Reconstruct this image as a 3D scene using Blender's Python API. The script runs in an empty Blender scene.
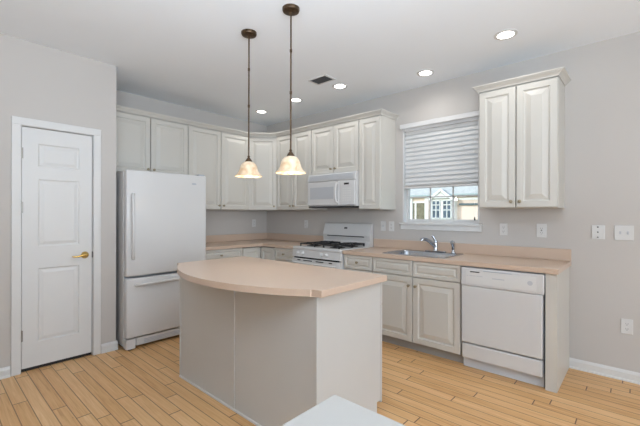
import bpy, bmesh, math, random
from mathutils import Vector, Matrix

random.seed(7)
PI = math.pi
C = bpy.context.scene.collection
S = bpy.context.scene

# ------------------------------------------------------------------ camera
cam = bpy.data.cameras.new('camera')
camo = bpy.data.objects.new('camera', cam)
C.objects.link(camo)
YAW = 0.7320
camo.matrix_world = (Matrix.Translation((-3.7368, -4.5152, 1.3109))
                     @ Matrix.Rotation(YAW - PI / 2, 4, 'Z')
                     @ Matrix.Rotation(PI / 2, 4, 'X')
                     @ Matrix.Rotation(0.0022, 4, 'Z'))
cam.sensor_width = 36.0
cam.lens = 357.9963 / 640 * 36.0
cam.shift_y = 1.49 / 640
cam.clip_start = 0.05
cam.clip_end = 200
S.camera = camo

# ------------------------------------------------------------------ world, sun, area lights, exposure
S.view_settings.view_transform = 'Standard'
S.view_settings.look = 'None'
S.view_settings.gamma = 1.0
S.view_settings.exposure = 0.08
S.view_settings.use_curve_mapping = False

world = bpy.data.worlds.new('sky')
S.world = world
world.use_nodes = True
wn = world.node_tree
wn.nodes.clear()
wo = wn.nodes.new('ShaderNodeOutputWorld')
wb = wn.nodes.new('ShaderNodeBackground')
sky = wn.nodes.new('ShaderNodeTexSky')
sky.sky_type = 'NISHITA'
sky.sun_disc = False
sky.sun_elevation = math.radians(38)
sky.sun_rotation = math.radians(250)
sky.air_density = 1.2
wb.inputs['Strength'].default_value = 0.28
wn.links.new(sky.outputs[0], wb.inputs['Color'])
wn.links.new(wb.outputs[0], wo.inputs['Surface'])


def light(name, kind, loc, energy, color=(1, 1, 1), size=None, size_y=None, direction=None, spot=None, blend=1.0, spread=None):
    L = bpy.data.lights.new(name, kind)
    o = bpy.data.objects.new(name, L)
    C.objects.link(o)
    o.location = loc
    L.energy = energy
    L.color = color
    if kind == 'AREA':
        L.shape = 'RECTANGLE'
        L.size = size
        L.size_y = size_y
        if spread:
            L.spread = spread
    elif kind in ('POINT', 'SPOT'):
        L.shadow_soft_size = size
    if kind == 'SPOT':
        L.spot_size = spot
        L.spot_blend = blend
    if direction:
        o.rotation_euler = Vector(direction).to_track_quat('-Z', 'Y').to_euler()
    return o


sun = light('sun', 'SUN', (-8, 4, 12), 2.3, (1.0, 0.97, 0.93), direction=(0.85, -0.35, -0.27))
sun.data.angle = math.radians(2)
# added fill lights behind and left of the camera; no window is built there
light('rear_fill', 'AREA', (-2.8, -7.85, 1.25), 94, (0.84, 0.965, 1.09), 3.0, 2.1, (0, 1, 0.02))
light('side_fill', 'AREA', (-6.35, -4.6, 1.45), 7, (0.84, 0.965, 1.09), 2.2, 1.5, (1, 0.0, 0.02))
# added fill light above the camera, aimed up and forward like a bounced flash
light('ceiling_fill', 'AREA', (-3.85, -4.6, 1.85), 74, (0.84, 0.965, 1.10), 1.4, 1.4, (0.40, 0.50, 0.80), spread=math.radians(150))



# ------------------------------------------------------------------ materials
def srgb(r, g, b):
    def f(c):
        c /= 255.0
        return c / 12.92 if c <= 0.04045 else ((c + 0.055) / 1.055) ** 2.4
    return (f(r), f(g), f(b), 1.0)


def mat(name, col, rough=0.5, metal=0.0, spec=0.5, var=0.03, nscale=6.0, bump=0.0, bscale=120.0, coat=0.0,
        emit=None, estr=0.0, trans=0.0):
    m = bpy.data.materials.new(name)
    m.use_nodes = True
    nt = m.node_tree
    b = nt.nodes['Principled BSDF']
    b.inputs['Roughness'].default_value = rough
    b.inputs['Metallic'].default_value = metal
    b.inputs['Specular IOR Level'].default_value = spec
    b.inputs['Coat Weight'].default_value = coat
    b.inputs['Transmission Weight'].default_value = trans
    tc = nt.nodes.new('ShaderNodeTexCoord')
    n = nt.nodes.new('ShaderNodeTexNoise')
    n.inputs['Scale'].default_value = nscale
    n.inputs['Detail'].default_value = 4
    nt.links.new(tc.outputs['Object'], n.inputs['Vector'])
    r = nt.nodes.new('ShaderNodeValToRGB')
    r.color_ramp.elements[0].position = 0.3
    r.color_ramp.elements[1].position = 0.7
    r.color_ramp.elements[0].color = tuple(c * (1 - var) for c in col[:3]) + (1,)
    r.color_ramp.elements[1].color = tuple(min(1, c * (1 + var)) for c in col[:3]) + (1,)
    nt.links.new(n.outputs['Fac'], r.inputs['Fac'])
    nt.links.new(r.outputs['Color'], b.inputs['Base Color'])
    if bump:
        n2 = nt.nodes.new('ShaderNodeTexNoise')
        n2.inputs['Scale'].default_value = bscale
        n2.inputs['Detail'].default_value = 3
        nt.links.new(tc.outputs['Object'], n2.inputs['Vector'])
        bp = nt.nodes.new('ShaderNodeBump')
        bp.inputs['Strength'].default_value = bump
        bp.inputs['Distance'].default_value = 0.002
        nt.links.new(n2.outputs['Fac'], bp.inputs['Height'])
        nt.links.new(bp.outputs['Normal'], b.inputs['Normal'])
    if emit:
        b.inputs['Emission Color'].default_value = emit
        b.inputs['Emission Strength'].default_value = estr
    return m


M = {}
M['wall'] = mat('wall_paint', srgb(195, 190, 185), 0.85, spec=0.2, var=0.008, nscale=1.5, bump=0.08, bscale=250)
M['ceiling'] = mat('ceiling_paint', srgb(240, 244, 248), 0.9, spec=0.1, var=0.006, nscale=1.5, bump=0.06, bscale=200)
M['trim'] = mat('trim_paint', srgb(215, 214, 212), 0.45, var=0.008)
M['cabinet'] = mat('cabinet_paint', srgb(201, 197, 189), 0.42, var=0.012, nscale=3)
M['island'] = mat('island_paint', srgb(197, 195, 191), 0.5, var=0.012, nscale=3)
M['kick'] = mat('toe_kick_paint', srgb(165, 162, 158), 0.6, var=0.02)
M['appliance'] = mat('appliance_enamel', srgb(208, 207, 206), 0.28, var=0.005, coat=0.15)
M['appliance_grey'] = mat('appliance_grey_plastic', srgb(176, 180, 188), 0.4, var=0.01)
M['panel_grey'] = mat('pale_grey_print', srgb(188, 190, 194), 0.5, var=0.01)
M['black'] = mat('black_plastic', srgb(18, 18, 20), 0.4, var=0.05)
M['iron'] = mat('cast_iron', srgb(26, 26, 28), 0.5, var=0.15, nscale=60, bump=0.3)
M['dark_gap'] = mat('dark_recess', srgb(45, 44, 43), 0.8, var=0.05)
M['steel'] = mat('stainless_steel', srgb(178, 184, 192), 0.2, metal=0.9, var=0.04, nscale=30)
M['chrome'] = mat('chrome', srgb(190, 194, 200), 0.1, metal=1.0, var=0.01)
M['brass'] = mat('brass', srgb(205, 170, 100), 0.25, metal=1.0, var=0.03)
M['knob'] = mat('antique_brass', srgb(160, 148, 124), 0.35, metal=0.8, var=0.05, nscale=60)
M['nickel'] = mat('brushed_nickel', srgb(150, 146, 140), 0.35, metal=0.9, var=0.05)
M['bronze'] = mat('oiled_bronze', srgb(84, 66, 48), 0.4, metal=0.7, var=0.35, nscale=40)
M['plate'] = mat('outlet_plastic', srgb(214, 213, 211), 0.4, var=0.004)
M['slot'] = mat('outlet_slot', srgb(110, 108, 106), 0.6, var=0.02)
M['blind'] = mat('blind_vinyl', srgb(218, 217, 216), 0.5, var=0.006)
M['micro_glass'] = mat('microwave_screen', srgb(184, 186, 190), 0.3, var=0.03, nscale=200)
M['vent_dark'] = mat('vent_dark', srgb(88, 88, 90), 0.6, var=0.05)
M['table'] = mat('white_table_top', srgb(183, 180, 175), 0.6, spec=0.25, var=0.006, nscale=3)
M['siding'] = mat('cream_siding', srgb(232, 212, 200), 0.8, var=0.03)
M['roof'] = mat('blue_grey_shingle', srgb(200, 200, 196), 0.8, var=0.10, nscale=3)
M['ext_white'] = mat('exterior_white', srgb(240, 240, 240), 0.7, var=0.01)
M['ext_glass'] = mat('dark_window_glass', srgb(70, 90, 110), 0.12, var=0.3, nscale=3)
M['ext_shade'] = mat('porch_shade', srgb(118, 112, 92), 0.7, var=0.3, nscale=4)
M['slate'] = mat('slate_trim', srgb(88, 106, 112), 0.6, var=0.05)
M['gutter'] = mat('grey_gutter', srgb(160, 176, 180), 0.6, var=0.03)
M['kick_light'] = mat('pale_grey_metal', srgb(206, 210, 216), 0.4, var=0.01)
M['lawn'] = mat('lawn_grass', srgb(120, 130, 90), 0.9, var=0.2, nscale=3)
M['concrete'] = mat('concrete', srgb(200, 198, 192), 0.9, var=0.04)
M['lens'] = mat('lamp_lens', srgb(255, 252, 245), 0.4, emit=(1.0, 0.97, 0.92, 1), estr=6.0)
M['bulb'] = mat('bulb_glow', srgb(255, 240, 215), 0.4, emit=(1.0, 0.85, 0.6, 1), estr=1.4)


def laminate():
    m = mat('peach_laminate', srgb(203, 179, 159), 0.32, spec=0.6, var=0.03, nscale=260)
    return m


M['laminate'] = laminate()


def shade_glass():
    m = bpy.data.materials.new('alabaster_shade_glass')
    m.use_nodes = True
    nt = m.node_tree
    b = nt.nodes['Principled BSDF']
    tc = nt.nodes.new('ShaderNodeTexCoord')
    n = nt.nodes.new('ShaderNodeTexNoise')
    n.inputs['Scale'].default_value = 14
    n.inputs['Detail'].default_value = 5
    n.inputs['Distortion'].default_value = 1.2
    nt.links.new(tc.outputs['Object'], n.inputs['Vector'])
    r = nt.nodes.new('ShaderNodeValToRGB')
    r.color_ramp.elements[0].position = 0.35
    r.color_ramp.elements[0].color = srgb(218, 184, 142)
    r.color_ramp.elements[1].position = 0.7
    r.color_ramp.elements[1].color = srgb(248, 232, 208)
    nt.links.new(n.outputs['Fac'], r.inputs['Fac'])
    nt.links.new(r.outputs['Color'], b.inputs['Base Color'])
    b.inputs['Roughness'].default_value = 0.35
    nt.links.new(r.outputs['Color'], b.inputs['Emission Color'])
    b.inputs['Emission Strength'].default_value = 0.06
    tr = nt.nodes.new('ShaderNodeBsdfTranslucent')
    nt.links.new(r.outputs['Color'], tr.inputs['Color'])
    mx = nt.nodes.new('ShaderNodeMixShader')
    mx.inputs[0].default_value = 0.12
    nt.links.new(b.outputs[0], mx.inputs[1])
    nt.links.new(tr.outputs[0], mx.inputs[2])
    nt.links.new(mx.outputs[0], nt.nodes['Material Output'].inputs['Surface'])
    return m


M['shade'] = shade_glass()


def pane_glass():
    m = bpy.data.materials.new('clear_glass')
    m.use_nodes = True
    nt = m.node_tree
    nt.nodes.remove(nt.nodes['Principled BSDF'])
    t = nt.nodes.new('ShaderNodeBsdfTransparent')
    t.inputs['Color'].default_value = (0.93, 0.97, 0.97, 1)
    g = nt.nodes.new('ShaderNodeBsdfGlossy')
    g.inputs['Roughness'].default_value = 0.02
    mx = nt.nodes.new('ShaderNodeMixShader')
    mx.inputs[0].default_value = 0.05
    nt.links.new(t.outputs[0], mx.inputs[1])
    nt.links.new(g.outputs[0], mx.inputs[2])
    nt.links.new(mx.outputs[0], nt.nodes['Material Output'].inputs['Surface'])
    return m


M['glass'] = pane_glass()


def floor_mat():
    """narrow strip oak: strips run along world Y, 83 mm wide, random board ends"""
    m = bpy.data.materials.new('strip_oak_floor')
    m.use_nodes = True
    nt = m.node_tree
    b = nt.nodes['Principled BSDF']
    N = nt.nodes.new

    def math_(op, a, bb=None, c=None):
        n = N('ShaderNodeMath')
        n.operation = op
        for i, v in enumerate((a, bb, c)):
            if v is None:
                continue
            if isinstance(v, (int, float)):
                n.inputs[i].default_value = v
            else:
                nt.links.new(v, n.inputs[i])
        return n.outputs[0]
    tc = N('ShaderNodeTexCoord')
    sep = N('ShaderNodeSeparateXYZ')
    nt.links.new(tc.outputs['Object'], sep.inputs[0])
    x, y = sep.outputs[0], sep.outputs[1]
    W, LN = 0.083, 1.05
    xs = math_('DIVIDE', x, W)
    row = math_('FLOOR', xs)
    fx = math_('FRACT', xs)
    wn1 = N('ShaderNodeTexWhiteNoise')
    wn1.noise_dimensions = '1D'
    nt.links.new(row, wn1.inputs['W'])
    ys = math_('ADD', math_('DIVIDE', y, LN), math_('MULTIPLY', wn1.outputs['Value'], 7.3))
    col = math_('FLOOR', ys)
    fy = math_('FRACT', ys)
    cmb = N('ShaderNodeCombineXYZ')
    nt.links.new(row, cmb.inputs[0])
    nt.links.new(col, cmb.inputs[1])
    wn2 = N('ShaderNodeTexWhiteNoise')
    wn2.noise_dimensions = '2D'
    nt.links.new(cmb.outputs[0], wn2.inputs['Vector'])
    rnd = wn2.outputs['Value']
    # grain: noise stretched along the board, shifted per board
    gx = math_('ADD', math_('MULTIPLY', x, 75.0), math_('MULTIPLY', rnd, 40.0))
    gy = math_('MULTIPLY', y, 2.6)
    gv = N('ShaderNodeCombineXYZ')
    nt.links.new(gx, gv.inputs[0])
    nt.links.new(gy, gv.inputs[1])
    nt.links.new(math_('MULTIPLY', rnd, 11.0), gv.inputs[2])
    gn = N('ShaderNodeTexNoise')
    gn.inputs['Scale'].default_value = 1.0
    gn.inputs['Detail'].default_value = 5
    gn.inputs['Roughness'].default_value = 0.62
    gn.inputs['Distortion'].default_value = 0.6
    nt.links.new(gv.outputs[0], gn.inputs['Vector'])
    ramp = N('ShaderNodeValToRGB')
    e = ramp.color_ramp.elements
    e[0].position = 0.0
    e[0].color = srgb(*FLOOR_COLS[0])
    e[1].position = 1.0
    e[1].color = srgb(*FLOOR_COLS[3])
    for p, c in ((0.35, FLOOR_COLS[1]), (0.7, FLOOR_COLS[2])):
        q = ramp.color_ramp.elements.new(p)
        q.color = srgb(*c)
    tone = math_('ADD', math_('MULTIPLY', rnd, 0.38), math_('MULTIPLY', math_('SUBTRACT', gn.outputs['Fac'], 0.30), 1.55))
    nt.links.new(tone, ramp.inputs['Fac'])
    # joints
    ex = math_('MINIMUM', fx, math_('SUBTRACT', 1.0, fx))
    jx = math_('LESS_THAN', ex, 0.034)
    ey = math_('MINIMUM', fy, math_('SUBTRACT', 1.0, fy))
    jy = math_('LESS_THAN', ey, 0.0032)
    # dark knots and mineral streaks
    kv = N('ShaderNodeCombineXYZ')
    nt.links.new(math_('MULTIPLY', x, 16.0), kv.inputs[0])
    nt.links.new(math_('MULTIPLY', y, 4.5), kv.inputs[1])
    nt.links.new(math_('MULTIPLY', rnd, 5.0), kv.inputs[2])
    kn = N('ShaderNodeTexNoise')
    kn.inputs['Scale'].default_value = 1.0
    kn.inputs['Detail'].default_value = 1
    nt.links.new(kv.outputs[0], kn.inputs['Vector'])
    knot = math_('MULTIPLY', math_('GREATER_THAN', kn.outputs['Fac'], 0.775), 0.55)
    j = math_('MAXIMUM', math_('MULTIPLY', jx, 0.72), math_('MAXIMUM', math_('MULTIPLY', jy, 0.95), knot))
    mix = N('ShaderNodeMix')
    mix.data_type = 'RGBA'
    nt.links.new(j, mix.inputs['Factor'])
    nt.links.new(ramp.outputs['Color'], mix.inputs['A'])
    mix.inputs['B'].default_value = srgb(86, 56, 34)
    nt.links.new(mix.outputs['Result'], b.inputs['Base Color'])
    rr = math_('ADD', 0.30, math_('MULTIPLY', gn.outputs['Fac'], 0.18))
    nt.links.new(rr, b.inputs['Roughness'])
    b.inputs['Specular IOR Level'].default_value = 0.45
    bp = N('ShaderNodeBump')
    bp.inputs['Strength'].default_value = 0.25
    bp.inputs['Distance'].default_value = 0.001
    nt.links.new(math_('SUBTRACT', 1.0, math_('MAXIMUM', jx, jy)), bp.inputs['Height'])
    nt.links.new(bp.outputs['Normal'], b.inputs['Normal'])
    return m


FLOOR_COLS = ((186, 132, 80), (212, 164, 110), (224, 180, 128), (236, 198, 150))
M['floor'] = floor_mat()


# ------------------------------------------------------------------ mesh helpers
def box(bm, x0, x1, y0, y1, z0, z1, bev=0.0, seg=1):
    vs = [bm.verts.new((x, y, z)) for x in (x0, x1) for y in (y0, y1) for z in (z0, z1)]
    fs = []
    for a in ((0, 1, 3, 2), (4, 6, 7, 5), (0, 4, 5, 1), (2, 3, 7, 6), (0, 2, 6, 4), (1, 5, 7, 3)):
        fs.append(bm.faces.new([vs[i] for i in a]))
    if bev > 0:
        es = list({e for f in fs for e in f.edges})
        bmesh.ops.bevel(bm, geom=es, offset=bev, segments=seg, profile=0.5, affect='EDGES')
    return vs


def prism(bm, pts, z0, z1, bev=0.0, seg=2):
    lo = [bm.verts.new((p[0], p[1], z0)) for p in pts]
    hi = [bm.verts.new((p[0], p[1], z1)) for p in pts]
    n = len(pts)
    fl = bm.faces.new(list(reversed(lo)))
    fh = bm.faces.new(hi)
    for i in range(n):
        bm.faces.new((lo[i], lo[(i + 1) % n], hi[(i + 1) % n], hi[i]))
    if bev:
        es = list(fh.edges) + list(fl.edges)
        bmesh.ops.bevel(bm, geom=es, offset=bev, segments=seg, profile=0.5, affect='EDGES')


def sweep_x(bm, prof, x0, x1):
    """profile in (y, z) extruded along x"""
    a = [bm.verts.new((x0, p[0], p[1])) for p in prof]
    b = [bm.verts.new((x1, p[0], p[1])) for p in prof]
    n = len(prof)
    bm.faces.new(a)
    bm.faces.new(list(reversed(b)))
    for i in range(n):
        bm.faces.new((a[i], b[i], b[(i + 1) % n], a[(i + 1) % n]))


def lathe(bm, prof, n=24, origin=(0, 0, 0), axis='Z', cap=True):
    """profile [(r, h)] around an axis through origin"""
    rings = []
    ox, oy, oz = origin
    for r, h in prof:
        ring = []
        for i in range(n):
            a = 2 * PI * i / n
            c, s = math.cos(a) * r, math.sin(a) * r
            if axis == 'Z':
                p = (ox + c, oy + s, oz + h)
            elif axis == 'Y':
                p = (ox + c, oy + h, oz + s)
            else:
                p = (ox + h, oy + c, oz + s)
            ring.append(bm.verts.new(p))
        rings.append(ring)
    for k in range(len(rings) - 1):
        for i in range(n):
            bm.faces.new((rings[k][i], rings[k][(i + 1) % n], rings[k + 1][(i + 1) % n], rings[k + 1][i]))
    if cap:
        bm.faces.new(rings[0])
        bm.faces.new(rings[-1])


def tube(bm, pts, r, n=10, radii=None):
    pts = [Vector(p) for p in pts]
    rings = []
    up = Vector((0, 0, 1))
    prev = None
    for i, p in enumerate(pts):
        if i == 0:
            t = pts[1] - pts[0]
        elif i == len(pts) - 1:
            t = pts[-1] - pts[-2]
        else:
            t = pts[i + 1] - pts[i - 1]
        t.normalize()
        if prev is None:
            ref = up if abs(t.dot(up)) < 0.9 else Vector((1, 0, 0))
            u = t.cross(ref).normalized()
        else:
            u = (prev - t * prev.dot(t)).normalized()
        prev = u
        v = t.cross(u)
        rr = radii[i] if radii else r
        rings.append([bm.verts.new(p + (u * math.cos(2 * PI * k / n) + v * math.sin(2 * PI * k / n)) * rr) for k in range(n)])
    for i in range(len(rings) - 1):
        for k in range(n):
            bm.faces.new((rings[i][k], rings[i][(k + 1) % n], rings[i + 1][(k + 1) % n], rings[i + 1][k]))
    bm.faces.new(rings[0])
    bm.faces.new(rings[-1])


def ring_panel(bm, x0, x1, z0, z1, y, rings, back=None):
    """rectangles stepping inwards: rings = [(inset, depth)], front faces -Y, depth positive = into the slab"""
    loops = []
    for ins, dp in rings:
        loops.append([bm.verts.new(p) for p in ((x0 + ins, y + dp, z0 + ins), (x1 - ins, y + dp, z0 + ins),
                                                (x1 - ins, y + dp, z1 - ins), (x0 + ins, y + dp, z1 - ins))])
    for a, b in zip(loops, loops[1:]):
        for i in range(4):
            bm.faces.new((a[i], a[(i + 1) % 4], b[(i + 1) % 4], b[i]))
    bm.faces.new(loops[-1])
    if back is not None:
        bk = [bm.verts.new(p) for p in ((x0, back, z0), (x1, back, z0), (x1, back, z1), (x0, back, z1))]
        for i in range(4):
            bm.faces.new((bk[i], bk[(i + 1) % 4], loops[0][(i + 1) % 4], loops[0][i]))
        bm.faces.new(list(reversed(bk)))


def obj(name, bm, m, parent=None, loc=(0, 0, 0), rotz=0.0, smooth=False, label=None, kind=None):
    bmesh.ops.recalc_face_normals(bm, faces=bm.faces[:])
    me = bpy.data.meshes.new(name)
    bm.to_mesh(me)
    bm.free()
    if smooth:
        for p in me.polygons:
            p.use_smooth = True
        try:
            me.set_sharp_from_angle(angle=math.radians(40))
        except Exception:
            pass
    ms = m if isinstance(m, (list, tuple)) else [m]
    for mm in ms:
        me.materials.append(mm)
    o = bpy.data.objects.new(name, me)
    C.objects.link(o)
    o.location = loc
    o.rotation_euler = (0, 0, rotz)
    if parent:
        o.parent = parent
    if label:
        o['label'] = label
    if kind:
        o['kind'] = kind
    return o


def thing(name, label, cat, loc=(0, 0, 0), rotz=0.0, group=None):
    o = bpy.data.objects.new(name, None)
    C.objects.link(o)
    o.empty_display_size = 0.1
    o.location = loc
    o.rotation_euler = (0, 0, rotz)
    o['label'] = label
    o['category'] = cat
    if group:
        o['group'] = group
    return o


def tag(o, label, cat, group=None):
    o['label'] = label
    o['category'] = cat
    if group:
        o['group'] = group
    return o


def struct(name, bm, m, loc=(0, 0, 0)):
    return obj(name, bm, m, loc=loc, kind='structure')


def dup(root, loc, rotz, label, group=None):
    r = root.copy()
    C.objects.link(r)
    r.location = loc
    r.rotation_euler = (0, 0, rotz)
    r['label'] = label
    if group:
        r['group'] = group
    for ch in list(root.children):
        c = ch.copy()
        C.objects.link(c)
        c.parent = r
        for g in list(ch.children):
            d = g.copy()
            C.objects.link(d)
            d.parent = c
    return r


NB = bmesh.new
H = 2.743

# ------------------------------------------------------------------ room shell
PY = -0.726          # face of the pantry wall
PX = -2.476          # its free end
RX, RY = -6.5, -8.0
T = 0.15
bm = NB(); box(bm, RX - T, T, RY - T, T, -0.12, 0.0); struct('floor', bm, M['floor'])
bm = NB(); box(bm, RX - T, T, RY - T, T, H, H + 0.12); struct('ceiling', bm, M['ceiling'])
bm = NB(); box(bm, PX, 0.0, 0.0, T, 0, H); struct('wall_back', bm, M['wall'])
# pantry bump-out: a solid wall with the door opening cut from it
DX0, DX1, DZ = -3.192, -2.672, 2.04
bm = NB()
box(bm, RX, DX0, PY, PY + 0.11, 0, H)
box(bm, DX1, PX - 0.11, PY, PY + 0.11, 0, H)
box(bm, DX0, DX1, PY, PY + 0.11, DZ, H)
box(bm, PX - 0.11, PX, PY, T, 0, H)
struct('wall_left', bm, M['wall'])
# right wall with window opening
WY0, WY1, WZ0, WZ1 = -3.305, -2.45, 1.215, 2.32
bm = NB()
box(bm, 0, T, WY1, T, 0, H)
box(bm, 0, T, RY, WY0, 0, H)
box(bm, 0, T, WY0, WY1, 0, WZ0)
box(bm, 0, T, WY0, WY1, WZ1, H)
struct('wall_right', bm, M['wall'])
bm = NB(); box(bm, RX - T, RX, RY - T, T, 0, H); struct('wall_side', bm, M['wall'])
bm = NB(); box(bm, RX, T, RY - T, RY, 0, H); struct('wall_front', bm, M['wall'])


def baseboard(name, length, loc, rotz):
    bm = NB()
    sweep_x(bm, [(0, 0), (-0.022, 0), (-0.020, 0.012), (-0.013, 0.016), (-0.013, 0.062), (-0.009, 0.072), (-0.004, 0.083), (0, 0.083)], 0, length)
    o = obj(name, bm, M['trim'], loc=loc, rotz=rotz, kind='structure')
    return o


baseboard('baseboard_left', DX0 - 0.066 - RX, (RX, PY, 0), 0)
baseboard('baseboard_pantry', PX + 0.013 - (DX1 + 0.066), (DX1 + 0.066, PY, 0), 0)
baseboard('baseboard_right', abs(RY) - 4.054, (0, -4.054, 0), -PI / 2)

# ------------------------------------------------------------------ pantry door (door_1)
bm = NB()
W_, Hd = DX1 - DX0, DZ
yf = PY + 0.012
dw0, dw1 = DX0 + 0.007, DX1 - 0.007
zb, zt = 0.028, DZ - 0.008
px0, px1 = -3.078, -2.778
cells_z = [(0.228, 0.85), (1.035, 1.605), (1.712, 1.905)]
# front stiles and rails
zs = [zb] + [v for c in cells_z for v in c] + [zt]
for i in range(0, len(zs), 2):
    box(bm, px0, px1, yf, yf + 0.034, zs[i], zs[i + 1])
box(bm, dw0, px0, yf, yf + 0.034, zb, zt)
box(bm, px1, dw1, yf, yf + 0.034, zb, zt)
for a, b in cells_z:
    ring_panel(bm, px0, px1, a, b, yf, [(0, 0), (0.008, 0.008), (0.016, 0.009), (0.040, 0.002), (0.042, 0.002)])
door = struct('door_1', bm, M['trim'])
bm = NB()
CW = 0.062
for (a, b) in ((DX0 - CW, DX0), (DX1, DX1 + CW)):
    box(bm, a, b, PY - 0.016, PY, 0, DZ, 0.003)
box(bm, DX0 - CW, DX1 + CW, PY - 0.016, PY, DZ, DZ + CW, 0.003)
# jamb
box(bm, DX0 - 0.001, DX0 + 0.003, PY, PY + 0.11, 0, DZ)
box(bm, DX1 - 0.003, DX1 + 0.001, PY, PY + 0.11, 0, DZ)
box(bm, DX0, DX1, PY, PY + 0.11, DZ - 0.003, DZ + 0.001)
obj('door_casing', bm, M['trim'], door)
for z in (0.30, 1.365, 1.815):
    bm = NB()
    lathe(bm, [(0.007, -0.045), (0.007, 0.045)], 10, (DX0 + 0.002, PY + 0.004, z))
    lathe(bm, [(0.003, 0.045), (0.005, 0.050), (0.003, 0.055)], 10, (DX0 + 0.002, PY + 0.004, z))
    box(bm, DX0 + 0.003, DX0 + 0.016, PY + 0.010, PY + 0.0125, z - 0.045, z + 0.045)
    obj('hinge', bm, M['nickel'], door, label='nickel hinge')
bm = NB(); box(bm, DX0 + 0.006, DX1 - 0.006, yf + 0.012, yf + 0.022, 0.001, 0.028)  # black strip added in place of the dark void under the door
obj('under_door_dark', bm, M['black'], door, label='black strip painted as the dark gap under the door')
bm = NB()
hx, hz = DX1 - 0.062, 0.935
lathe(bm, [(0.012, -0.030), (0.030, -0.008), (0.032, 0.0)], 24, (hx, yf, hz), 'Y')
lathe(bm, [(0.010, -0.055), (0.012, -0.028)], 14, (hx, yf, hz), 'Y')
tube(bm, [(hx + 0.010, yf - 0.052, hz + 0.004), (hx - 0.01, yf - 0.054, hz + 0.006), (hx - 0.035, yf - 0.054, hz + 0.003),
          (hx - 0.065, yf - 0.053, hz - 0.006), (hx - 0.095, yf - 0.050, hz - 0.008), (hx - 0.112, yf - 0.046, hz - 0.004)], 0.008, 12,
     radii=[0.010, 0.013, 0.010, 0.008, 0.007, 0.004])
obj('door_handle', bm, M['brass'], door, smooth=True, label='brass lever handle')
bm = NB(); box(bm, DX1 - 0.005, DX1 + 0.0, PY - 0.0005, PY + 0.02, hz - 0.028, hz + 0.028)
obj('strike_plate', bm, M['slot'], door, label='dark strike plate')
# pantry darkness behind the door: back lining
bm = NB(); box(bm, RX, PX - 0.11, 0.0, T, 0, H); struct('wall_pantry', bm, M['wall'])

# ------------------------------------------------------------------ window (window_1)
bm = NB()
# reveal liner
box(bm, 0.0, T, WY0, WY0 + 0.012, WZ0, WZ1)
box(bm, 0.0, T, WY1 - 0.012, WY1, WZ0, WZ1)
box(bm, 0.0, T, WY0, WY1, WZ1 - 0.012, WZ1)
box(bm, 0.0, T, WY0, WY1, WZ0, WZ0 + 0.012)
win = struct('window_1', bm, M['trim'])
gy0, gy1 = WY0 + 0.012, WY1 - 0.012
gz0, gz1 = WZ0 + 0.012, WZ1 - 0.012
zm = 1.76
bm = NB()
fw = 0.028
for (xa, za, zc) in ((0.075, gz0, zm + 0.02), (0.105, zm - 0.02, gz1)):
    box(bm, xa, xa + 0.03, gy0, gy0 + fw, za, zc)
    box(bm, xa, xa + 0.03, gy1 - fw, gy1, za, zc)
    box(bm, xa, xa + 0.03, gy0 + fw, gy1 - fw, za, za + 0.034)
    box(bm, xa, xa + 0.03, gy0 + fw, gy1 - fw, zc - 0.034, zc)
obj('window_frame', bm, M['trim'], win)
bm = NB()
gw = (gy1 - gy0 - 2 * fw)
for k in (1, 2):
    yy = gy0 + fw + gw * k / 3
    box(bm, 0.083, 0.093, yy - 0.008, yy + 0.008, gz0 + 0.03, zm)
box(bm, 0.083, 0.093, gy0 + fw, gy1 - fw, 1.503, 1.517)
obj('muntin', bm, M['trim'], win)
bm = NB()
box(bm, 0.094, 0.097, gy0 + 0.01, gy1 - 0.01, gz0 + 0.01, zm)
box(bm, 0.120, 0.123, gy0 + 0.01, gy1 - 0.01, zm, gz1 - 0.01)
obj('window_pane', bm, M['glass'], win)
bm = NB()
box(bm, -0.030, 0.075, WY0 - 0.035, WY1 + 0.035, WZ0 - 0.018, WZ0 + 0.003, 0.004, 2)
box(bm, -0.014, 0.0, WY0 - 0.022, WY1 + 0.022, WZ0 - 0.075, WZ0 - 0.018, 0.003)
obj('window_sill', bm, M['trim'], win)

# blind
bl = thing('window_blind', 'white horizontal slat blind lowered over the upper window above the sink', 'blind', (0.0, (WY0 + WY1) / 2, WZ1))
hw = (WY1 - WY0) / 2
bm = NB()
box(bm, -0.032, -0.020, -hw - 0.022, hw + 0.022, -0.022, 0.030, 0.003, 2)
box(bm, -0.020, 0.0, hw + 0.010, hw + 0.022, -0.022, 0.030)
box(bm, -0.020, 0.0, -hw - 0.022, -hw - 0.010, -0.022, 0.030)
obj('valance', bm, M['blind'], bl)
bm = NB(); box(bm, 0.006, 0.050, -hw + 0.016, hw - 0.016, -0.05, -0.014)
obj('headrail', bm, M['blind'], bl)
z_top, z_bot = -0.062, 1.640 - WZ1
ns = 13
for k in range(ns):
    z = z_top + (z_bot + 0.028 - z_top) * k / (ns - 1)
    bm = NB()
    ang = math.radians(70)
    prof = []
    for q in range(7):
        t = -1 + 2 * q / 6
        s = 0.028 * t
        bow = 0.003 * (1 - t * t)
        # room-side edge is low
        prof.append((s * math.cos(ang) - bow * math.sin(ang), s * math.sin(ang) + bow * math.cos(ang)))
    up = [(a - 0.0012 * math.sin(ang), b + 0.0012 * math.cos(ang)) for a, b in prof]
    dn = [(a + 0.0012 * math.sin(ang), b - 0.0012 * math.cos(ang)) for a, b in reversed(prof)]
    pr = up + dn
    a_ = [bm.verts.new((0.030 + p[0], -hw + 0.018, z + p[1])) for p in pr]
    b_ = [bm.verts.new((0.030 + p[0], hw - 0.018, z + p[1])) for p in pr]
    n = len(pr)
    bm.faces.new(a_); bm.faces.new(list(reversed(b_)))
    for i in range(n):
        bm.faces.new((a_[i], b_[i], b_[(i + 1) % n], a_[(i + 1) % n]))
    obj('slat', bm, M['blind'], bl, smooth=True)
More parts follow.
